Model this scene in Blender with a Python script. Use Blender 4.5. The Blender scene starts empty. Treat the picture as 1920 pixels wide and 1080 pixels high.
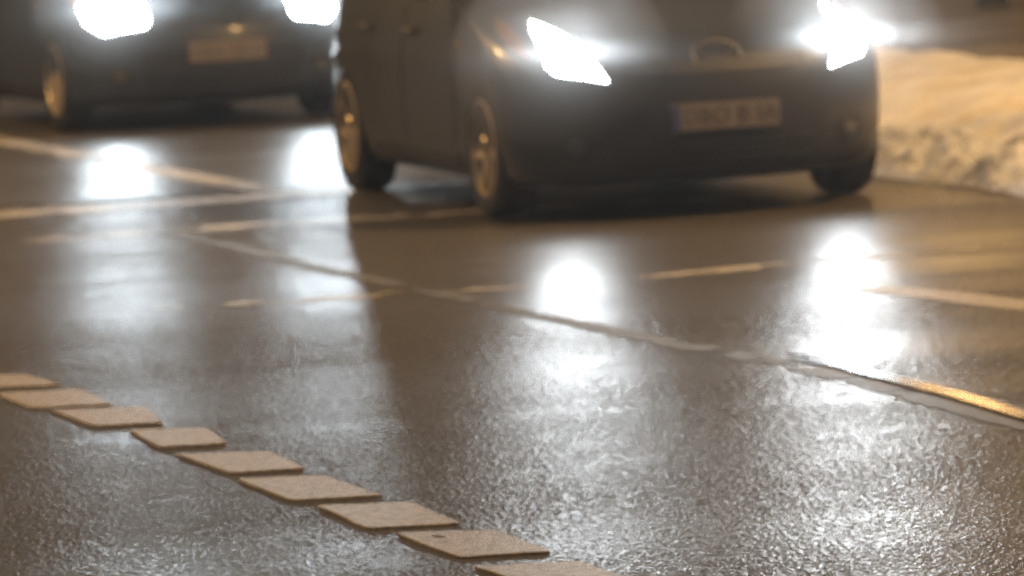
import bpy, bmesh, math, random
import numpy as np
from mathutils import Vector, Matrix
random.seed(7); rng = np.random.default_rng(7)
C = bpy.context.scene.collection
R = math.radians

# ------------------------------------------------------------------ camera model (photo pixels 1920x1080 -> ground plane)
H, F, YH, ROLL = 1.8, 11567.0, -364.0, 0.055
PITCH = math.atan((540 - YH) / F)
cF = Vector((0, math.cos(PITCH), -math.sin(PITCH))); cU = Vector((0, math.sin(PITCH), math.cos(PITCH))); cR = Vector((1, 0, 0))
def ground(px, py, z=0.0):
    u, v = px - 960, py - 540
    u2 = u * math.cos(ROLL) - v * math.sin(ROLL); v2 = u * math.sin(ROLL) + v * math.cos(ROLL)
    d = cF + cR * (u2 / F) - cU * (v2 / F)
    t = (z - H) / d.z
    return Vector((d.x * t, d.y * t, z))

# ------------------------------------------------------------------ small helpers
def link(o, parent=None):
    C.objects.link(o)
    if parent: o.parent = parent
    return o
def tag(o, label=None, cat=None, group=None, kind=None):
    for k, v in (('label', label), ('category', cat), ('group', group), ('kind', kind)):
        if v: o[k] = v
    return o
def empty(name, loc=(0, 0, 0), rz=0, parent=None):
    o = bpy.data.objects.new(name, None); o.location = loc; o.rotation_euler.z = rz
    o.empty_display_size = 0.1
    return link(o, parent)
def obj(name, bm, m, parent=None, smooth=True):
    me = bpy.data.meshes.new(name)
    bmesh.ops.recalc_face_normals(bm, faces=bm.faces[:]); bm.to_mesh(me); bm.free()
    for mm in (m if isinstance(m, (list, tuple)) else [m]): me.materials.append(mm)
    if smooth:
        for p in me.polygons: p.use_smooth = True
        try: me.set_sharp_from_angle(angle=R(38))
        except Exception: pass
    return link(bpy.data.objects.new(name, me), parent)
def add_box(bm, c, s, rot=None):
    r = bmesh.ops.create_cube(bm, size=1)['verts']
    for v in r:
        p = Vector((v.co.x * s[0], v.co.y * s[1], v.co.z * s[2]))
        if rot: p = rot @ p
        v.co = p + Vector(c)
    return r
def add_lathe(bm, prof, n=40, axis='Y', closed=True):
    """prof: list of (a, r) - a along the axis, r radius."""
    rings = []
    for a, r in prof:
        ring = []
        for i in range(n):
            t = 2 * math.pi * i / n
            ring.append(bm.verts.new((r * math.cos(t), a, r * math.sin(t)) if axis == 'Y' else (r * math.cos(t), r * math.sin(t), a)))
        rings.append(ring)
    m = len(rings)
    for j in range(m if closed else m - 1):
        A, B = rings[j], rings[(j + 1) % m]
        for i in range(n): bm.faces.new((A[i], A[(i + 1) % n], B[(i + 1) % n], B[i]))
    return rings
def mesh_np(name, verts, faces, m, parent=None, smooth=True):
    me = bpy.data.meshes.new(name)
    verts = np.asarray(verts, np.float32); faces = np.asarray(faces, np.int32)
    me.vertices.add(len(verts)); me.vertices.foreach_set('co', verts.ravel())
    k = faces.shape[1]
    me.loops.add(faces.size); me.loops.foreach_set('vertex_index', faces.ravel())
    me.polygons.add(len(faces)); me.polygons.foreach_set('loop_start', np.arange(0, faces.size, k, dtype=np.int32))
    me.polygons.foreach_set('loop_total', np.full(len(faces), k, np.int32))
    if smooth: me.polygons.foreach_set('use_smooth', np.ones(len(faces), bool))
    me.update(); me.validate(); me.materials.append(m)
    return link(bpy.data.objects.new(name, me), parent)

# ------------------------------------------------------------------ materials
def mat(name):
    m = bpy.data.materials.new(name); m.use_nodes = True
    nt = m.node_tree; b = nt.nodes['Principled BSDF']
    return m, nt, b
def N(nt, t, **kw):
    n = nt.nodes.new(t)
    for k, v in kw.items():
        if k in n.inputs: n.inputs[k].default_value = v
        else: setattr(n, k, v)
    return n
def simple(name, col, rough=0.5, metal=0.0, coat=0.0, spec=0.5, var=0.15, vscale=40):
    m, nt, b = mat(name)
    no = N(nt, 'ShaderNodeTexNoise', Scale=vscale, Detail=3.0)
    tc = N(nt, 'ShaderNodeTexCoord'); nt.links.new(tc.outputs['Object'], no.inputs['Vector'])
    mx = N(nt, 'ShaderNodeMix', data_type='RGBA')
    nt.links.new(no.outputs['Fac'], mx.inputs['Factor'])
    mx.inputs['A'].default_value = [c * (1 - var) for c in col] + [1]; mx.inputs['B'].default_value = [c * (1 + var) for c in col] + [1]
    nt.links.new(mx.outputs['Result'], b.inputs['Base Color'])
    b.inputs['Roughness'].default_value = rough; b.inputs['Metallic'].default_value = metal
    b.inputs['Coat Weight'].default_value = coat; b.inputs['Coat Roughness'].default_value = 0.14
    b.inputs['Specular IOR Level'].default_value = spec
    return m
def emit(name, col, s):
    m, nt, b = mat(name)
    b.inputs['Base Color'].default_value = (*[c * .10 for c in col], 1); b.inputs['Emission Color'].default_value = (*col, 1)
    b.inputs['Emission Strength'].default_value = s
    m.cycles.emission_sampling = 'NONE'
    return m

LAMP = 14.0
M = {}
M['paint_grey'] = simple('dirty anthracite paint', (.022, .021, .019), .42, .2, .22)
M['paint_blue'] = simple('dark blue paint', (.022, .030, .042), .5, .1, .15)
M['plastic'] = simple('black plastic', (.012, .012, .013), .6)
M['rubber'] = simple('wet tyre rubber', (.011, .011, .012), .55, spec=.4)
M['rim'] = simple('dirty alloy', (.58, .50, .38), .45, .7)
M['chrome'] = simple('chrome', (.17, .155, .135), .5, 1.0)
M['badge'] = simple('dull badge', (.05, .05, .05), .7, spec=.2)
M['gloss'] = simple('wet glossy bumper', (.05, .05, .05), .3, coat=1.0)
M['glass'] = simple('dark window glass', (.01, .012, .014), .05, spec=.6)
M['bezel'] = simple('lamp housing', (.03, .03, .03), .3)
M['lens'] = emit('lit headlight', (0.90, 0.97, 1.0), LAMP)
M['lens2'] = emit('lit headlight of the far car', (0.86, 0.95, 1.0), LAMP)
M['amber'] = emit('amber indicator', (1.0, .42, .06), .05)
M['plate_white'] = simple('dirty white number plate', (.20, .175, .16), .6)
M['plate_blue'] = simple('blue plate band', (.03, .035, .16), .6)
M['plate_ink'] = simple('plate characters', (.10, .085, .08), .6)
M['foglens'] = simple('fog lamp glass', (.10, .10, .10), .2, .3)

def asphalt():
    m, nt, b = mat('wet coarse asphalt'); L = nt.links.new
    g = N(nt, 'ShaderNodeNewGeometry'); P = g.outputs['Position']
    vo = N(nt, 'ShaderNodeTexVoronoi', voronoi_dimensions='2D', feature='F1', Scale=88.0, Randomness=1.0)
    L(P, vo.inputs['Vector'])
    cellh = N(nt, 'ShaderNodeSeparateColor'); L(vo.outputs['Color'], cellh.inputs[0])
    h2 = N(nt, 'ShaderNodeTexNoise', Scale=260.0, Detail=2.0); L(P, h2.inputs['Vector'])
    # where the road is worn smooth / water stands: bump fades, along transverse bands
    mp = N(nt, 'ShaderNodeMapping'); mp.inputs['Rotation'].default_value = (0, 0, R(-14)); mp.inputs['Scale'].default_value = (.35, 1.0, 1); L(P, mp.inputs['Vector'])
    n2 = N(nt, 'ShaderNodeTexNoise', Scale=1.1, Detail=4.0, Roughness=.6); L(mp.outputs[0], n2.inputs['Vector'])
    r2 = N(nt, 'ShaderNodeMapRange'); L(n2.outputs['Fac'], r2.inputs[0]); r2.inputs[1].default_value = .35; r2.inputs[2].default_value = .65; r2.inputs[3].default_value = .55; r2.inputs[4].default_value = 1.0
    bp = N(nt, 'ShaderNodeBump', Distance=.0003); L(h2.outputs[0], bp.inputs['Height']); L(r2.outputs[0], bp.inputs['Strength'])
    L(bp.outputs[0], b.inputs['Normal'])
    rr = N(nt, 'ShaderNodeMapRange'); L(n2.outputs['Fac'], rr.inputs[0]); rr.inputs[1].default_value = .3; rr.inputs[2].default_value = .7; rr.inputs[3].default_value = .28; rr.inputs[4].default_value = .37
    L(rr.outputs[0], b.inputs['Roughness'])
    cr = N(nt, 'ShaderNodeValToRGB'); L(cellh.outputs[1], cr.inputs[0])
    cr.color_ramp.elements[0].color = (.046, .041, .035, 1); cr.color_ramp.elements[1].color = (.115, .104, .088, 1)
    L(cr.outputs[0], b.inputs['Base Color'])
    b.inputs['IOR'].default_value = 1.45
    return m
M['asphalt'] = asphalt()

def worn(name, col, rough, bumpd=.0012, vs=300.0, dark=(.05, .045, .04), wear=(.35, .5)):
    m, nt, b = mat(name); L = nt.links.new
    g = N(nt, 'ShaderNodeNewGeometry'); P = g.outputs['Position']
    n = N(nt, 'ShaderNodeTexNoise', Scale=38.0, Detail=6.0, Roughness=.7); L(P, n.inputs['Vector'])
    r = N(nt, 'ShaderNodeMapRange'); L(n.outputs['Fac'], r.inputs[0]); r.inputs[1].default_value = wear[0]; r.inputs[2].default_value = wear[1]
    mx = N(nt, 'ShaderNodeMix', data_type='RGBA'); L(r.outputs[0], mx.inputs['Factor']); mx.inputs['A'].default_value = (*dark, 1); mx.inputs['B'].default_value = (*col, 1)
    L(mx.outputs['Result'], b.inputs['Base Color'])
    n2 = N(nt, 'ShaderNodeTexNoise', Scale=vs, Detail=3.0); L(P, n2.inputs['Vector'])
    bp = N(nt, 'ShaderNodeBump', Distance=bumpd); L(n2.outputs['Fac'], bp.inputs['Height']); L(bp.outputs[0], b.inputs['Normal'])
    b.inputs['Roughness'].default_value = rough
    return m
M['paint_line'] = worn('worn cream road paint', (.46, .42, .35), .5)
M['paint_block'] = worn('thermoplastic marking', (.46, .395, .29), .55, bumpd=.004, vs=160.0, wear=(.36, .56), dark=(.20, .165, .125))
M['tar'] = worn('smooth grey tar joint', (.115, .11, .10), .62, bumpd=.002, vs=60.0, dark=(.08, .075, .07))
M['wetgroove'] = worn('wet shiny joint', (.06, .055, .05), .13, bumpd=.0008, vs=90.0)

def snow(name, c1, c2, sc):
    m, nt, b = mat(name); L = nt.links.new
    g = N(nt, 'ShaderNodeNewGeometry'); P = g.outputs['Position']
    n = N(nt, 'ShaderNodeTexNoise', Scale=sc, Detail=8.0, Roughness=.65); L(P, n.inputs['Vector'])
    cr = N(nt, 'ShaderNodeValToRGB'); L(n.outputs['Fac'], cr.inputs[0])
    cr.color_ramp.elements[0].position = .36; cr.color_ramp.elements[1].position = .58
    cr.color_ramp.elements[0].color = (*c1, 1); cr.color_ramp.elements[1].color = (*c2, 1)
    L(cr.outputs[0], b.inputs['Base Color'])
    n2 = N(nt, 'ShaderNodeTexNoise', Scale=45.0, Detail=5.0); L(P, n2.inputs['Vector'])
    bp = N(nt, 'ShaderNodeBump', Distance=.02); L(n2.outputs['Fac'], bp.inputs['Height']); L(bp.outputs[0], b.inputs['Normal'])
    b.inputs['Roughness'].default_value = .7
    return m
M['snow'] = snow('trodden snow', (.60, .56, .50), (.82, .81, .80), 3.0)
M['slush'] = snow('dirty ploughed snow', (.38, .39, .43), (.70, .73, .82), 9.0)
M['shaded_snow'] = snow('snow darkened for shade', (.12, .10, .075), (.36, .31, .24), .8)  # dark brown base colour paints in the shade behind the bank's crest
M['post'] = simple('dark painted post', (.02, .022, .026), .45)

# ------------------------------------------------------------------ ground and road
def sheet(name, x0, x1, y0, y1, z, m, n=2):
    bm = bmesh.new()
    vs = [[bm.verts.new((x0 + (x1 - x0) * i / n, y0 + (y1 - y0) * j / n, z)) for i in range(n + 1)] for j in range(n + 1)]
    for j in range(n):
        for i in range(n): bm.faces.new((vs[j][i], vs[j][i + 1], vs[j + 1][i + 1], vs[j + 1][i]))
    return tag(obj(name, bm, m, smooth=False), kind='structure')
sheet('ground', -700, 700, -300, 1500, -.06, M['snow'])
RD = Vector((.262, -.965, 0)).normalized()           # the way the traffic comes
RN = Vector((-RD.y, RD.x, 0))                         # to the right in the photo: towards the snow bank
B0 = ground(1640, 330)                                # foot of the snow bank
def road_pt(s, t, z=-.006): return B0 + RD * s + RN * t + Vector((0, 0, z))
bm = bmesh.new()
ss = [-160, -60, -25, -8, 0, 8, 14, 20, 30, 60]
tt = [-16, -6, -3, 0, .25]
g = [[bm.verts.new(road_pt(s, t)) for t in tt] for s in ss]
for i in range(len(ss) - 1):
    for j in range(len(tt) - 1): bm.faces.new((g[i][j], g[i][j + 1], g[i + 1][j + 1], g[i + 1][j]))
tag(obj('road', bm, M['asphalt'], smooth=False), kind='structure')

# ------------------------------------------------------------------ snow bank
def fbm(x, y, sc, oct=5, seed=0):
    r = np.random.default_rng(seed); out = np.zeros_like(x); a = 1.0
    for o in range(oct):
        n = 64; t = r.random((n, n))
        u, v = x * sc, y * sc
        i, j = np.floor(u).astype(int), np.floor(v).astype(int); fu, fv = u - i, v - j
        fu = fu * fu * (3 - 2 * fu); fv = fv * fv * (3 - 2 * fv)
        g = lambda p, q: t[p % n, q % n]
        out += a * ((g(i, j) * (1 - fu) + g(i + 1, j) * fu) * (1 - fv) + (g(i, j + 1) * (1 - fu) + g(i + 1, j + 1) * fu) * fv - .5)
        a *= .5; sc *= 2.05
    return out

def stones(x, y, cell, seed):
    """height (m) of coarse aggregate in the top of the asphalt: the highest of the tilted domed stones round each point"""
    n = 257; r = np.random.default_rng(seed); jx, jy, h0, tx, ty = r.random((5, n, n))
    i, j = np.floor(x / cell).astype(int), np.floor(y / cell).astype(int)
    out = np.full(x.shape, -.0012)
    for a in (-1, 0, 1):
        for b in (-1, 0, 1):
            p, q = (i + a) % n, (j + b) % n
            dx = x - (i + a + .15 + .7 * jx[p, q]) * cell; dy = y - (j + b + .15 + .7 * jy[p, q]) * cell
            h = .0021 * h0[p, q] ** 1.5 - .0008 + (tx[p, q] - .5) * .36 * dx + (ty[p, q] - .5) * .36 * dy - (dx * dx + dy * dy) * (28 * .011 / cell)
            np.maximum(out, h, out=out)
    return out
def undul(x, y):
    x, y = np.asarray(x, float), np.asarray(y, float)
    u = x * RD.x + y * RD.y; t = x * RN.x + y * RN.y
    return .0045 * fbm(u + 40, t * .25 + 40, .55, 3, 31) + .0012 * fbm(u + 40, t * .5 + 40, 3.0, 3, 32)
def road_tile(x0, x1, y0, y1, res, cell, seed):
    X = np.arange(x0, x1 + 1e-6, res); Y = np.arange(y0, y1 + 1e-6, res)
    x, y = np.meshgrid(X, Y, indexing='ij')
    u = x * RD.x + y * RD.y; t = x * RN.x + y * RN.y
    und = undul(x, y)
    zone = np.clip(.85 + .5 * fbm(u + 70, t * .35 + 20, .9, 4, 33), .45, 1.15)
    z = stones(x + 100, y, cell, seed) * zone * np.interp(y, [11, 16, 22.6, 30], [1.4, .95, .95, 1.5]) + und - .001
    z += .0002 * fbm(x + 300, y, 400, 1, 5)
    n, k = x.shape; idx = np.arange(n * k).reshape(n, k)
    f = np.stack([idx[:-1, :-1], idx[1:, :-1], idx[1:, 1:], idx[:-1, 1:]], -1).reshape(-1, 4)
    o = mesh_np('road_surface', np.stack([x, y, z], -1).reshape(-1, 3), f, M['asphalt'])
    return tag(o, kind='structure')
road_tile(-1.75, 1.75, 11.0, 18.0, .0035, .0098, 41)
road_tile(-2.1, 2.1, 18.0, 22.6, .0045, .0105, 42)
road_tile(-2.8, 2.8, 22.6, 30.0, .0058, .0115, 44)
road_tile(-4.2, 4.2, 30.0, 44.0, .016, .026, 43)


def ribbon(name, pts, m, z=.0012, jitter=.006, step=.03, wear=-.35, label=None, cat='road marking', group=None):
    """pts: (px, py, width in m) along the middle; widths measured across the ribbon on the ground."""
    P = [(ground(x, y), w) for x, y, w in pts]
    out = []
    for (a, wa), (b, wb) in zip(P, P[1:]):
        k = max(2, int((b - a).length / step))
        for i in range(k): out.append((a.lerp(b, i / k), wa + (wb - wa) * i / k))
    out.append(P[-1])
    k = max(1, int(max(w for p, w in out) / .03)); rows = []
    for i, (p, w) in enumerate(out):
        a = out[max(0, i - 1)][0]; b = out[min(len(out) - 1, i + 1)][0]
        d = (b - a).normalized(); n = Vector((-d.y, d.x, 0))
        e0, e1 = random.uniform(-jitter, jitter), random.uniform(-jitter, jitter)
        rows.append([p + n * (-w / 2 + e0 + (w + e1 - e0) * j / k) for j in range(k + 1)])
    A = np.array([[(q.x, q.y) for q in r] for r in rows]); zz = undul(A[..., 0], A[..., 1]) + z
    loss = fbm(A[..., 0] * 1 + 60, A[..., 1] + 60, 7.0, 4, 51) + .6 * fbm(A[..., 0] + 60, A[..., 1] + 60, 1.3, 2, 52)
    bm = bmesh.new()
    V = [[bm.verts.new((A[i, j, 0], A[i, j, 1], zz[i, j])) for j in range(k + 1)] for i in range(len(rows))]
    for i in range(len(rows) - 1):
        for j in range(k):
            if loss[i, j] > wear: bm.faces.new((V[i][j], V[i][j + 1], V[i + 1][j + 1], V[i + 1][j]))
    bmesh.ops.delete(bm, geom=[v for v in bm.verts if not v.link_faces], context='VERTS')
    o = obj(name, bm, m, smooth=False)
    return tag(o, label, cat, group)
LG = 'painted lines on the wet road'
ribbon('road_line', [(-120, 238, 0.2), (0, 264, 0.2), (250, 310, 0.2), (500, 356, 0.18)], M['paint_line'], label='long cream line slanting from under the far left car to the cross line', group=LG)
ribbon('road_line', [(-100, 410, 0.5), (0, 403, 0.5), (300, 384, 0.48), (600, 361, 0.46), (880, 342, 0.44)], M['paint_line'], label='broadest pale cross line, passing the rear wheel of the nearer car', group=LG)
ribbon('road_line', [(40, 452, 0.2), (320, 432, 0.32), (660, 410, 0.34), (860, 396, 0.34), (1010, 388, 0.2), (1480, 366, 0.2)], M['paint_line'], jitter=.02, wear=-.02, label='faint worn cross line running up to the front wheel of the nearer car', group=LG)
ribbon('road_line', [(285, 580, 0.12), (500, 567, 0.2), (760, 550, 0.24), (1000, 535, 0.2)], M['paint_line'], jitter=.012, wear=-.03, label='thin worn cross line through the dark shadow in mid road', group=LG)
ribbon('road_line', [(1205, 521, 0.14), (1340, 508, 0.22), (1460, 497, 0.2), (1700, 478, 0.1), (1930, 458, 0.14)], M['paint_line'], jitter=.012, wear=-.03, label='thin tan cross line in front of the nearer car between its headlight reflections', group=LG)
ribbon('road_line', [(1625, 540, 0.16), (1780, 555, 0.2), (1960, 576, 0.2)], M['paint_line'], jitter=.006, label='short cream line at the right edge below the snow bank', group=LG)
tag(ribbon('tar_joint', [(300, 438, .07), (420, 458, .10), (560, 494, .09), (760, 538, .10), (960, 582, .08), (1160, 622, .11), (1300, 650, .11), (1480, 682, .12), (1640, 716, .16), (1800, 756, .22), (1990, 802, .24), (2250, 868, .24)], M['tar'], wear=-.28, z=.0013, jitter=.016,
       cat='road joint'), 'long smooth grey tar joint crossing the road diagonally')
tag(ribbon('wet_groove', [(1475, 666, 0.03), (1560, 684, 0.06), (1700, 720, 0.075), (1830, 755, 0.075), (1912, 782, 0.06), (1960, 800, 0.04)], M['wetgroove'], wear=-9, z=.008, jitter=.004,
       cat='road joint'), 'shiny wet strip turning white to orange along the grey tar joint')

# raised marking blocks
BL = [[(-70, 705), (50, 703), (116, 723), (-25, 729)], [(-10, 739), (150, 731), (213, 760), (60, 767)], [(95, 772), (272, 764), (306, 795), (178, 801)],
      [(242, 808), (388, 805), (428, 833), (300, 841)], [(328, 853), (508, 848), (572, 880), (432, 889)], [(443, 900), (612, 894), (718, 931), (545, 941)],
      [(592, 951), (776, 944), (864, 984), (690, 994)], [(740, 1003), (932, 998), (1036, 1038), (862, 1049)], [(885, 1066), (1085, 1055), (1195, 1094), (1015, 1106)]]
BLBL = ['farthest raised block of the row, cut by the left edge of the photo', 'raised cream block second from the far end, next to the cut-off one',
        'raised cream block third from the far end of the row, at the left', 'smallest whole raised block, fourth from the far end of the row', 'raised tan block fifth from the far end, in the middle of the row',
        'raised tan block sixth from the far end, fourth from the bottom edge', 'raised tan block third from the bottom edge, just past the scratched one', 'raised tan block with a dark scratch on top, second from the bottom edge', 'nearest raised block, cut by the bottom edge of the photo']
for k, q in enumerate(BL):
    c = [ground(x, y) for x, y in q]
    bm = bmesh.new()
    ring = []
    for i in range(4):
        a, b, d = c[i], c[(i + 1) % 4], c[i - 1]
        ring += [a.lerp(d, .06), a.lerp(d, .015).lerp(b, .015), a.lerp(b, .05)]
        for f in (.25, .5, .75): ring.append(a.lerp(b, f) + Vector((random.uniform(-.004, .004), random.uniform(-.010, .010), 0)))
    mid = sum(ring, Vector()) / len(ring); mid.z = float(undul([mid.x], [mid.y])[0])
    ring = [p + Vector((0, 0, mid.z)) for p in ring]
    lo = [bm.verts.new(p - mid + Vector((0, 0, -.012))) for p in ring]
    hi = [bm.verts.new((p - mid) + Vector((0, 0, .0028))) for p in ring]
    tp = [bm.verts.new((p - mid) * .975 + Vector((0, 0, .005))) for p in ring]
    n = len(ring)
    for A, B in ((lo, hi), (hi, tp)):
        for i in range(n): bm.faces.new((A[i], A[(i + 1) % n], B[(i + 1) % n], B[i]))
    bm.faces.new(tp)
    o = obj('marking_block', bm, M['paint_block'], smooth=False); o.location = mid
    tag(o, BLBL[k], 'road marking', 'row of raised road marking blocks')
    if k == 7:
        bm = bmesh.new()
        a, b = ground(808, 1012), ground(838, 1010)
        add_box(bm, ((a + b) / 2 - mid + Vector((0, 0, .0068))), (.016, .05, .003), Matrix.Rotation(.4, 3, 'Z'))
        obj('scratch', bm, M['plastic'], o, smooth=False)

def bank(name, s0, s1, ds, t0, t1, dt, prof, amp, sc, m, seed):
    S = np.arange(s0, s1 + 1e-6, ds); T = np.arange(t0, t1 + 1e-6, dt)
    s, t = np.meshgrid(S, T, indexing='ij')
    wob = .10 * fbm(s, s * 0 + 3, .8, 4, seed + 1)
    z = np.interp(t + wob, [p[0] for p in prof], [p[1] for p in prof])
    env = np.interp(t, [p[0] for p in prof], [p[2] for p in prof])
    z = z + env * (amp * fbm(s + 50, t + 50, sc, 6, seed) + amp * .5 * np.abs(fbm(s * 1.5 + 20, t + 90, sc * 3, 4, seed + 3)))
    o = np.array(B0)[None, None] + s[..., None] * np.array(RD) + t[..., None] * np.array(RN)
    o[..., 2] = z
    n, k = s.shape
    idx = np.arange(n * k).reshape(n, k)
    f = np.stack([idx[:-1, :-1], idx[:-1, 1:], idx[1:, 1:], idx[1:, :-1]], -1).reshape(-1, 4)
    return mesh_np(name, o.reshape(-1, 3), f, m)
o = bank('ploughed_slush', -14, 12, .03, -.02, .9, .02, [(-.02, -.03, 0), (.06, .02, .3), (.18, .08, 1), (.34, .12, 1), (.5, .12, 1), (.9, .08, .2)], .10, 6.0, M['slush'], 3)
tag(o, kind='stuff')
o = bank('snow_bank', -40, 14, .05, .30, 3.2, .04, [(.42, .0, 0), (.62, .13, .6), (.9, .21, 1), (1.5, .31, .8), (1.9, .34, .5), (2.3, .20, .5), (2.7, .08, .5), (3.2, .0, 0)], .09, 1.6, M['snow'], 9)
tag(o, 'long orange lit snow bank heaped along the right side of the road', 'snow bank')
# snow field beyond the bank
o = bank('snow_field', -120, 20, .6, 3.0, 40, .6, [(3.0, .0, 0), (3.6, .03, .6), (6, .05, 1), (40, .06, 1)], .05, .35, M['shaded_snow'], 21)
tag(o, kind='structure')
# post at the top right
pp = ground(1862, 30)
pt = empty('post', (pp.x, pp.y, .05)); tag(pt, 'dark post standing in the snow beyond the bank, cut by the top edge', 'post')
bm = bmesh.new(); add_box(bm, (0, 0, .55), (.21, .21, 1.3)); bmesh.ops.bevel(bm, geom=bm.edges[:], offset=.02, segments=2, affect='EDGES')
obj('post_body', bm, M['post'], pt)
bm = bmesh.new(); add_box(bm, (0, 0, .04), (.25, .25, .14)); bmesh.ops.bevel(bm, geom=bm.edges[:], offset=.02, segments=2, affect='EDGES')
obj('base', bm, M['post'], pt)

# ------------------------------------------------------------------ cars: a stack of horizontal contours
LEV = [  # z, xf, w, xr, af, ar
 (.145, .66, .72, -3.00, .60, .35), (.16, .73, .78, -3.06, .66, .40), (.21, .79, .82, -3.10, .72, .45), (.33, .82, .840, -3.12, .75, .5), (.45, .825, .848, -3.13, .76, .5),
 (.55, .81, .850, -3.12, .76, .5), (.62, .79, .850, -3.10, .76, .5), (.68, .75, .848, -3.09, .75, .5), (.73, .68, .842, -3.08, .72, .48), (.78, .57, .836, -3.07, .68, .46),
 (.83, .36, .828, -3.06, .60, .45), (.88, .08, .818, -3.05, .48, .42), (.93, -.22, .805, -3.03, .36, .40), (.97, -.42, .790, -3.01, .30, .38), (1.00, -.50, .765, -2.99, .30, .36),
 (1.15, -.76, .715, -2.90, .30, .34), (1.30, -1.06, .655, -2.79, .32, .32), (1.40, -1.32, .605, -2.68, .36, .32), (1.46, -1.56, .53, -2.55, .40, .35), (1.495, -1.80, .38, -2.40, .35, .3), (1.505, -2.0, .12, -2.2, .12, .1)]
LEV = [(z, xf, w * 1.03, xr - .06, af * .78, ar * .8) for z, xf, w, xr, af, ar in LEV]
def lev(z):
    z = min(max(z, LEV[0][0]), LEV[-1][0])
    for a, b in zip(LEV, LEV[1:]):
        if z <= b[0]:
            f = (z - a[0]) / (b[0] - a[0]); return [p + (q - p) * f for p, q in zip(a, b)]
    return list(LEV[-1])
def front_x(y, z):
    _, xf, w, xr, af, ar = lev(z); q = min(abs(y) / w, .9999)
    return xf - af * (1 - math.sqrt(1 - q * q))
def side_y(x, z):
    _, xf, w, xr, af, ar = lev(z)
    if x > xf - af: q = min((x - xf + af) / af, 1); return w * math.sqrt(max(0, 1 - q * q))
    if x < xr + ar: q = min((xr + ar - x) / ar, 1); return w * math.sqrt(max(0, 1 - q ** 2.6))
    return w * (1 - .012 * ((x + 1.2) / 1.3) ** 2)
def front_pt(y, z, off=0):
    e = .004; p = Vector((front_x(y, z), y, z))
    a = Vector((front_x(y + e, z), y + e, z)) - p; b = Vector((front_x(y, z + e), y, z + e)) - p
    n = a.cross(b).normalized()
    if n.x < 0: n = -n
    return p + n * off
def side_pt(x, z, sgn, off=0):
    e = .004; p = Vector((x, side_y(x, z), z))
    a = Vector((x + e, side_y(x + e, z), z)) - p; b = Vector((x, side_y(x, z + e), z + e)) - p
    n = a.cross(b).normalized()
    if n.y < 0: n = -n
    p = p + n * off; p.y *= sgn
    return p
def span(poly, v):
    """convex polygon (u, v): the u range at height v"""
    xs = []
    for (a, b), (c, d) in zip(poly, poly[1:] + poly[:1]):
        if (b - v) * (d - v) <= 0 and b != d: xs.append(a + (c - a) * (v - b) / (d - b))
    return (min(xs), max(xs)) if xs else None
def patch(poly, fn, off=.004, nu=14, nv=12, bulge=0.0, depth=.03):
    v0, v1 = min(p[1] for p in poly), max(p[1] for p in poly)
    bm = bmesh.new(); rows = []; backs = []
    for j in range(nv + 1):
        v = v0 + (v1 - v0) * (j / nv); vv = min(max(v, v0 + 1e-4), v1 - 1e-4)
        a, b = span(poly, vv)
        rows.append([bm.verts.new(fn(a + (b - a) * i / nu, vv, off + bulge * math.sin(math.pi * i / nu) ** .7 * math.sin(math.pi * j / nv) ** .7)) for i in range(nu + 1)])
        backs.append((bm.verts.new(fn(a, vv, off - depth)), bm.verts.new(fn(b, vv, off - depth))))
    for j in range(nv):
        for i in range(nu): bm.faces.new((rows[j][i], rows[j][i + 1], rows[j + 1][i + 1], rows[j + 1][i]))
        bm.faces.new((rows[j][0], rows[j + 1][0], backs[j + 1][0], backs[j][0]))
        bm.faces.new((rows[j][-1], backs[j][1], backs[j + 1][1], rows[j + 1][-1]))
    for row, bk in ((rows[0], backs[0]), (rows[-1], backs[-1])):
        bm.faces.new([bk[0]] + row + [bk[1]])
    return bm
def body_bm():
    bm = bmesh.new(); rings = []
    zs = []
    for a, b in zip(LEV, LEV[1:]): zs += [a[0], (a[0] + b[0]) / 2]
    zs.append(LEV[-1][0])
    for z in zs:
        _, xf, w, xr, af, ar = lev(z)
        half = [(xf - af * (1 - math.cos(t)), w * math.sin(t)) for t in [math.pi / 2 * i / 22 for i in range(23)]]
        x0, x1 = xf - af, xr + ar
        half = half[:-1] + [(x0 + (x1 - x0) * i / 26, side_y(x0 + (x1 - x0) * i / 26, z)) for i in range(27)]
        wr = half[-1][1]
        half += [(x1 - ar * math.sin(t) ** (2 / 2.6), wr * math.cos(t) ** (2 / 2.6)) for t in [math.pi / 2 * i / 14 for i in range(1, 14)]] + [(xr, 0)]
        loop = half + [(x, -y) for x, y in reversed(half[1:-1])]
        rings.append([bm.verts.new((x, y, z)) for x, y in loop])
    for A, B in zip(rings, rings[1:]):
        n = len(A)
        for i in range(n): bm.faces.new((A[i], A[(i + 1) % n], B[(i + 1) % n], B[i]))
    bm.faces.new(rings[0]); bm.faces.new(rings[-1])
    return bm
WB, WR = 2.60, .312
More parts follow.
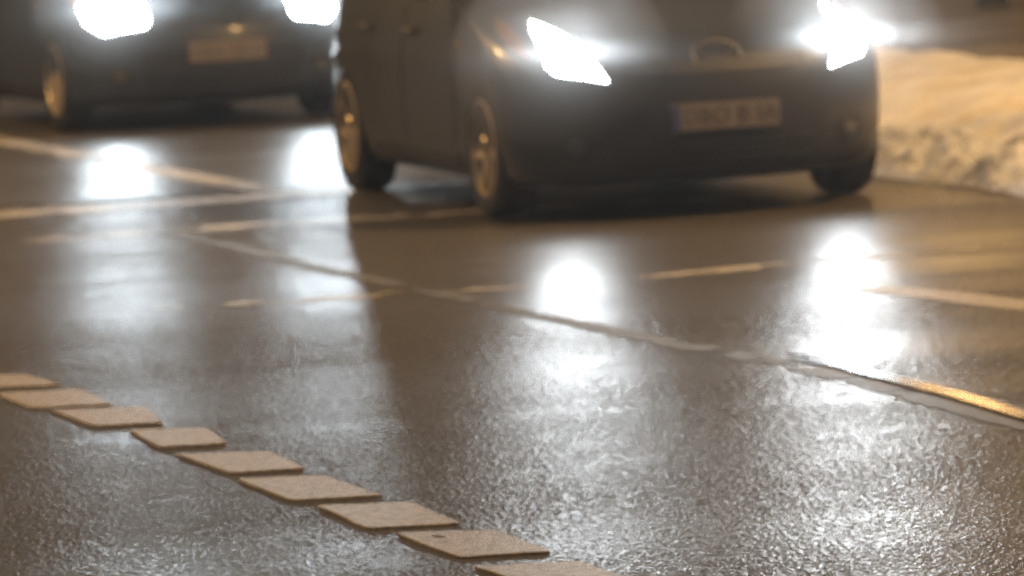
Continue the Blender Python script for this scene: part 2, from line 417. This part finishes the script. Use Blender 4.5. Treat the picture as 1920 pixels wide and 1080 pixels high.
def body_object(m, parent):
    o = obj('body', body_bm(), [m, M['plastic']], parent)
    cut = bmesh.new()
    for wx in (0, -WB):
        for s in (-1, 1):
            r = add_lathe(cut, [(s * .57, .362), (s * 1.1, .362)], 48, closed=False)
            for ring in r:
                for v in ring: v.co.x += wx; v.co.z += WR + .01
                cut.faces.new(ring)
    co = obj('cutter', cut, M['plastic'], smooth=False)
    md = o.modifiers.new('arch', 'BOOLEAN'); md.object = co; md.operation = 'DIFFERENCE'; md.solver = 'EXACT'
    try: md.material_mode = 'TRANSFER'
    except Exception: pass
    dg = bpy.context.evaluated_depsgraph_get()
    me = bpy.data.meshes.new_from_object(o.evaluated_get(dg))
    o.modifiers.clear(); o.data = me
    bpy.data.objects.remove(co)
    for p in me.polygons: p.use_smooth = True
    me.set_sharp_from_angle(angle=R(38))
    return o
def wheel(car, x, y, spokes, sgn):
    w = empty('wheel', (x, y, WR), parent=car)
    bm = bmesh.new(); h = .096
    prof = [(-h * .80, .20), (-h, .235), (-h * 1.0, .27), (-h * .92, .295), (-h * .72, .308), (-h * .3, .312), (h * .3, .312), (h * .72, .308), (h * .92, .295), (h, .27), (h, .235), (h * .8, .20)]
    add_lathe(bm, prof, 64)
    obj('tyre', bm, M['rubber'], w)
    bm = bmesh.new(); o = sgn * h
    add_lathe(bm, [(o * .95, .218), (o * 1.0, .205), (o * .8, .195), (-o * .6, .185), (-o * .6, .205)], 48)
    add_lathe(bm, [(o * .55, .03), (o * .9, .034), (o * .97, .045), (o * .8, .062), (o * .5, .066)], 24)
    for k in range(spokes):
        a = 2 * math.pi * k / spokes + .2; rot = Matrix.Rotation(a, 3, 'Y')
        vs = add_box(bm, (0, 0, 0), (.15, .026, .042), None)
        for v in vs:
            f = (v.co.x + .075) / .15
            v.co.z *= (1.25 - .45 * f); v.co.y += o * (.78 - .12 * (1 - f)); v.co.x += .125
            v.co = rot @ v.co
    bmesh.ops.bevel(bm, geom=[e for e in bm.edges if e.calc_length() > .1 and len(e.link_faces) == 2 and False], offset=.004, affect='EDGES')
    rm = obj('rim', bm, M['rim'], w)
    bm = bmesh.new(); add_lathe(bm, [(o * .25, .05), (o * .25, .19), (o * .2, .19), (o * .2, .05)], 32)
    obj('brake_disc', bm, M['plastic'], w)
    return w
def plate(car, z, chars, pw=.49, strip=True):
    x = front_x(0, z) + .012
    bm = bmesh.new(); add_box(bm, (x, 0, z), (.012, pw, .115)); bmesh.ops.bevel(bm, geom=bm.edges[:], offset=.004, segments=2, affect='EDGES')
    p = obj('number_plate', bm, M['plate_white'], car)
    if strip:
        bm = bmesh.new(); add_box(bm, (x + .006, -pw / 2 + .023, z), (.004, .04, .105)); obj('country_band', bm, M['plate_blue'], p)
    cu = bpy.data.curves.new('plate_text', 'FONT'); cu.body = chars; cu.size = .098; cu.align_x = 'CENTER'; cu.align_y = 'CENTER'; cu.extrude = .001; cu.space_character = 1.05
    t = bpy.data.objects.new('plate_text', cu); C.objects.link(t)
    dg = bpy.context.evaluated_depsgraph_get(); me = bpy.data.meshes.new_from_object(t.evaluated_get(dg)); bpy.data.objects.remove(t)
    me.materials.clear(); me.materials.append(M['plate_ink'])
    o = bpy.data.objects.new('characters', me); link(o, p)
    o.matrix_local = Matrix(((0, 0, 1, x + .0085), (1, 0, 0, .022 if strip else 0), (0, 1, 0, z), (0, 0, 0, 1)))
    return p
def torus_pts(car, name, fn, rad, m, n=48, k=10):
    bm = bmesh.new(); rs = []
    for i in range(n):
        t = 2 * math.pi * i / n; c = fn(t); d = (fn(t + .01) - fn(t - .01)).normalized(); u = Vector((1, 0, 0)); v = d.cross(u).normalized()
        rs.append([bm.verts.new(c + u * (rad * math.cos(q)) + v * (rad * math.sin(q))) for q in [2 * math.pi * j / k for j in range(k)]])
    for i in range(n):
        for j in range(k): bm.faces.new((rs[i][j], rs[i][(j + 1) % k], rs[(i + 1) % n][(j + 1) % k], rs[(i + 1) % n][j]))
    return bm
def make_car(name, loc, rz, paint, lens, lamp_poly, chars, emblem, spokes, label, plate_z=.43, pw=.49, lamp_shift=0.0, power=150, beam=1800, lampcol=(.88, .95, 1.0)):
    car = empty(name, loc, rz); tag(car, label, 'car', 'oncoming cars with lit headlights')
    body_object(paint, car)
    for x in (0, -WB):
        for s in (-1, 1): wheel(car, x, s * .772, spokes, s)
    # front: x forward, the driver's right (y < 0) is on the left in the photo
    for s in (-1, 1):
        pl = [(s * a + lamp_shift, b) for a, b in lamp_poly]
        cx = sum(p[0] for p in pl) / len(pl); cz = sum(p[1] for p in pl) / len(pl)
        big = [(cx + (a - cx) * 1.10, cz + (b - cz) * 1.10) for a, b in pl]
        hl = obj('headlight', patch(big, front_pt, .004, 16, 12), M['bezel'], car)
        obj('lens', patch(pl, front_pt, .010, 8, 7, bulge=.012, depth=.004), lens, hl)
        # one bulb per lamp: a low beam, strongest just under the horizon, with some spill all round (angles from the light's own axes: -Z ahead, X up)
        bl = bpy.data.lights.new('headlight_bulb', 'POINT'); bl.energy = 1.0; bl.color = lampcol; bl.shadow_soft_size = .05; bl.use_nodes = True
        t = bl.node_tree; em = [n for n in t.nodes if n.type == 'EMISSION'][0]
        sx = N(t, 'ShaderNodeSeparateXYZ'); t.links.new(N(t, 'ShaderNodeTexCoord').outputs['Normal'], sx.inputs[0])
        def mth(op, x, y=0.0, z=0.0):
            n = N(t, 'ShaderNodeMath', operation=op)
            for i, v in enumerate((x, y, z)):
                if hasattr(v, 'links'): t.links.new(v, n.inputs[i])
                else: n.inputs[i].default_value = v
            return n.outputs[0]
        up = mth('ADD', sx.outputs['X'], .022); g = mth('EXPONENT', mth('MULTIPLY', mth('MULTIPLY', up, up), -1 / .075 ** 2))
        fw = mth('MAXIMUM', mth('MULTIPLY', sx.outputs['Z'], -1.0), 0.0)
        beam_f = mth('MULTIPLY', g, mth('POWER', fw, 6.0)); spill = mth('MULTIPLY', mth('MULTIPLY_ADD', fw, .8, .2), mth('MINIMUM', mth('MAXIMUM', mth('MULTIPLY_ADD', sx.outputs['X'], 3.2, 1.15), .22), 1.0))
        t.links.new(mth('MULTIPLY_ADD', beam_f, beam, mth('MULTIPLY', spill, power)), em.inputs['Strength'])
        bo = bpy.data.objects.new('headlight_bulb', bl); link(bo, car)
        bo.location = front_pt(s * .615 - .55 * lamp_shift, .715, .004); bo.rotation_euler = (0, R(-90), 0)
        q = [(s * .745, .70), (s * .80, .74), (s * .80, .82), (s * .76, .87), (s * .735, .86)]
        obj('turn_signal', patch(q, front_pt, .008, 6, 6), M['amber'], hl)
        fl = [(s * .56, .27), (s * .66, .27), (s * .69, .33), (s * .66, .39), (s * .56, .38), (s * .53, .33)]
        f = obj('fog_lamp', patch(fl, front_pt, .003, 8, 8), M['plastic'], car)
        fl2 = [(s * (.61 + .04 * math.cos(t)), .33 + .04 * math.sin(t)) for t in [2 * math.pi * i / 14 + .1 for i in range(14)]]
        obj('fog_lens', patch(fl2, front_pt, .008, 6, 6, bulge=.006, depth=.01), M['foglens'], f)
    low = [(-.50, .42), (-.47, .47), (.47, .47), (.50, .42), (.46, .24), (.40, .215), (-.40, .215), (-.46, .24)]
    lg = obj('lower_grille', patch(low, front_pt, .005, 40, 10), M['plastic'], car)
    bm = bmesh.new()
    for z in (.25, .285, .32):
        for i in range(24):
            a, b = -.42 + .84 * i / 24, -.42 + .84 * (i + 1) / 24
            p, q = front_pt(a, z, .012), front_pt(b, z, .012)
            add_box(bm, (p + q) / 2, (.012, (q - p).length, .008), Matrix.Rotation(math.atan2(-(q.x - p.x), q.y - p.y), 3, 'Z'))
    obj('slat', bm, M['bezel'], lg)['kind'] = 'stuff'
    up = [(-.40, .67), (-.42, .635), (-.30, .60), (.30, .60), (.42, .635), (.40, .67)]
    ug = obj('upper_grille', patch(up, front_pt, .005, 40, 8), M['plastic'], car)
    lip = [(-.66, .20), (-.62, .185), (.62, .185), (.66, .20), (.64, .215), (-.64, .215)]
    obj('bumper_lip', patch(lip, front_pt, .012, 50, 4), M['plastic'], car)
    if emblem == 'oval':
        cx, cz = front_x(0, .69) + .015, .685
        bm = torus_pts(car, 'e', lambda t: Vector((cx - .02 * math.sin(t), .105 * math.cos(t), cz + .062 * math.sin(t))), .008, None)
        for s in (-1, 1):
            for i in range(8):
                a, b = i / 8, (i + 1) / 8
                w = lambda f: Vector((cx + .003, s * .098 * f, cz - .03 + .075 * f ** 1.8))
                add_box(bm, (w(a) + w(b)) / 2, (.008, (w(b) - w(a)).length * 1.1, .016), Matrix.Rotation(s * math.atan2(w(b).z - w(a).z, .098 / 8), 3, 'X'))
        obj('emblem', bm, M['chrome'], car)
    else:
        cx, cz = front_x(0, .645) + .015, .645
        bm = torus_pts(car, 'e', lambda t: Vector((cx, .055 * math.cos(t), cz + .055 * math.sin(t))), .009, None)
        r = bmesh.ops.create_cone(bm, cap_ends=True, segments=32, radius1=.054, radius2=.03, depth=.012)['verts']
        for v in r: v.co = Vector((cx + v.co.z, v.co.x, cz + v.co.y))
        obj('emblem', bm, M['badge'], car)
    plate(car, plate_z, chars, pw, pw > .48)
    # sides
    for s in (-1, 1):
        sp = lambda x, z, off, s=s: side_pt(x, z, s, off)
        fd = obj('front_door', patch([(-.52, .30), (-.47, .34), (-.42, .60), (-.46, .93), (-1.34, .95), (-1.36, .30)], sp, .005, 22, 14, depth=.012), paint, car)
        rd = obj('rear_door', patch([(-1.385, .30), (-1.365, .95), (-2.22, .96), (-2.24, .75), (-2.02, .34), (-1.98, .30)], sp, .005, 22, 14, depth=.012), paint, car)
        for d, hx in ((fd, -1.20), (rd, -2.06)):
            bm = bmesh.new(); p = sp(hx, .80, .028); add_box(bm, p, (.19, .03, .032)); bmesh.ops.bevel(bm, geom=bm.edges[:], offset=.012, segments=3, affect='EDGES')
            obj('handle', bm, M['chrome'], d)
        obj('sill', patch([(-.45, .20), (-.45, .27), (-2.08, .27), (-2.08, .20)], sp, .008, 22, 4), M['plastic'], car)
        obj('side_repeater', patch([(-.33, .74), (-.33, .77), (-.39, .77), (-.39, .74)], sp, .006, 4, 4, bulge=.006), M['amber'], car)
        obj('front_window', patch([(-.72, 1.01), (-1.30, 1.01), (-1.34, 1.37), (-1.26, 1.37)], sp, .004, 12, 8, depth=.01), M['glass'], car)
        obj('rear_window', patch([(-1.38, 1.01), (-2.30, 1.01), (-2.38, 1.2), (-2.25, 1.37), (-1.40, 1.37)], sp, .004, 12, 8, depth=.01), M['glass'], car)
        bm = bmesh.new(); bmesh.ops.create_uvsphere(bm, u_segments=20, v_segments=12, radius=1)
        for v in bm.verts:
            v.co = Vector((v.co.x * (.07 if v.co.x > 0 else .035), v.co.y * .105, v.co.z * .075)) + Vector((-.62, s * .93, 1.03))
        add_box(bm, (-.63, s * .83, .985), (.06, .12, .03))
        obj('wing_mirror', bm, paint, car)
        obj('rear_bumper', patch([(-2.97, .36), (-2.97, .80), (-3.17, .80), (-3.185, .40), (-3.16, .34)], sp, .006, 16, 14, bulge=.035, depth=.02), M['gloss'], car)
    obj('windscreen', patch([(-.60, 1.02), (.60, 1.02), (.52, 1.36), (-.52, 1.36)], front_pt, .004, 24, 10, depth=.01), M['glass'], car)
    return car
pL, pR = ground(957, 404), ground(1575, 366)
fwd = Vector(((pL - pR).y, -(pL - pR).x, 0)).normalized()
if fwd.y > 0: fwd = -fwd
rz1 = math.atan2(fwd.y, fwd.x)
YAW = 14.5
rz1 = -math.pi / 2 + R(YAW)
print('track', (pL - pR).length, 'yaw from contacts', math.degrees(math.atan2(fwd.x, -fwd.y)))
mid1 = (pL + pR) / 2
lamp_main = [(.50, .595), (.60, .597), (.68, .618), (.722, .66), (.722, .77), (.70, .83), (.67, .85), (.645, .84), (.595, .78), (.545, .69)]
make_car('hatchback_car', mid1, rz1, M['paint_grey'], M['lens'], lamp_main, 'DBO B IA', 'oval', 7, 'nearer dark grey hatchback beside the snow bank, in front of the other car', lamp_shift=.028)
mid2 = ground(370, 230)
lamp_far = [(.43, .62), (.50, .60), (.68, .58), (.76, .64), (.775, .74), (.72, .80), (.47, .78), (.43, .74)]
make_car('hatchback_car', mid2, -math.pi / 2 + R(17), M['paint_blue'], M['lens2'], lamp_far, 'GBA 58 H', 'round', 9, 'dark blue car at the far left, partly behind the nearer car', plate_z=.455, pw=.47, lampcol=(.80, .92, 1.0), power=430, beam=1800)

# ------------------------------------------------------------------ haze
bm = bmesh.new(); add_box(bm, (0, 40, .9), (90, 130, 3.9))
hz, nt, b = mat('thin road mist'); nt.nodes.remove(b)
pv = N(nt, 'ShaderNodeVolumePrincipled', Density=.0004, Anisotropy=.75)
pv.inputs['Color'].default_value = (.95, .97, 1, 1)
nt.links.new(pv.outputs[0], nt.nodes['Material Output'].inputs['Volume'])
tag(obj('haze', bm, hz, smooth=False), kind='stuff')

# mist spheres added round the bulbs of both cars to make the headlight halos
bulbs = [o.parent.matrix_basis @ o.location for o in C.objects if o.type == 'LIGHT' and o.name.startswith('headlight_bulb')]
for rad, dens in ((.27, .07), (.48, .13), (.82, .022)):
    bm = bmesh.new()
    for c in bulbs:
        r = bmesh.ops.create_icosphere(bm, subdivisions=4, radius=rad)['verts']
        for v in r: v.co = Vector((v.co.x, v.co.y, v.co.z * .85)) + c
    ms, nt, b = mat('halo mist'); nt.nodes.remove(b)
    pv = N(nt, 'ShaderNodeVolumePrincipled', Density=dens, Anisotropy=.3); pv.inputs['Color'].default_value = (.96, .98, 1, 1)
    nt.links.new(pv.outputs[0], nt.nodes['Material Output'].inputs['Volume'])
    tag(obj('mist', bm, ms), kind='stuff')

# ------------------------------------------------------------------ light: night sky and the sodium street lamps over the road
w = bpy.data.worlds.new('World'); bpy.context.scene.world = w; w.use_nodes = True; w.cycles.sampling_method = 'NONE'
nt = w.node_tree; bg = nt.nodes['Background']
sk = nt.nodes.new('ShaderNodeTexSky'); sk.sky_type = 'NISHITA'; sk.sun_disc = False; sk.sun_elevation = R(-4); sk.sun_rotation = R(20)
mx = N(nt, 'ShaderNodeMix', data_type='RGBA', blend_type='ADD'); mx.inputs['Factor'].default_value = 1
nt.links.new(sk.outputs[0], mx.inputs['A']); mx.inputs['B'].default_value = (1.0, .72, .47, 1)
nt.links.new(mx.outputs['Result'], bg.inputs['Color']); bg.inputs['Strength'].default_value = .12
def lamp(name, loc, power, col, r=.25):
    l = bpy.data.lights.new(name, 'POINT'); l.energy = power; l.color = col; l.shadow_soft_size = r
    o = bpy.data.objects.new(name, l); o.location = loc; C.objects.link(o)
SOD = (1.0, .57, .20)
lamp('street_lamp_light', (-9, 33, 8), 2600, SOD)
lamp('street_lamp_light', (7.5, 25.5, 8), 3900, SOD)
lamp('street_lamp_light', (6.3, 86, 9.3), 420, SOD)

# ------------------------------------------------------------------ camera
cd = bpy.data.cameras.new('camera'); cam = bpy.data.objects.new('camera', cd); C.objects.link(cam)
Rc = cR * math.cos(ROLL) - cU * math.sin(ROLL); Uc = cR * math.sin(ROLL) + cU * math.cos(ROLL); Zc = -cF
cam.matrix_world = Matrix(((Rc.x, Uc.x, Zc.x, 0), (Rc.y, Uc.y, Zc.y, 0), (Rc.z, Uc.z, Zc.z, H), (0, 0, 0, 1)))
cd.sensor_width = 36; cd.lens = F / 1920 * 36; cd.clip_end = 3000; cd.clip_start = .1
cd.dof.use_dof = True; cd.dof.focus_distance = 12.8; cd.dof.aperture_fstop = 6.2; cd.dof.aperture_blades = 0
sc = bpy.context.scene; sc.camera = cam
sc.view_settings.view_transform = 'Standard'; sc.view_settings.look = 'None'; sc.view_settings.gamma = 1; sc.view_settings.exposure = .38
sc.render.engine = 'CYCLES'
sc.cycles.use_light_tree = False; sc.cycles.max_bounces = 5; sc.cycles.volume_bounces = 0; sc.cycles.sample_clamp_indirect = 2; sc.cycles.sample_clamp_direct = 25; sc.cycles.use_adaptive_sampling = False; sc.cycles.filter_width = 2.1
sc.cycles.use_denoising = True; sc.cycles.denoiser = 'OPENIMAGEDENOISE'; sc.cycles.denoising_input_passes = 'RGB_ALBEDO_NORMAL'; sc.cycles.denoising_prefilter = 'NONE'
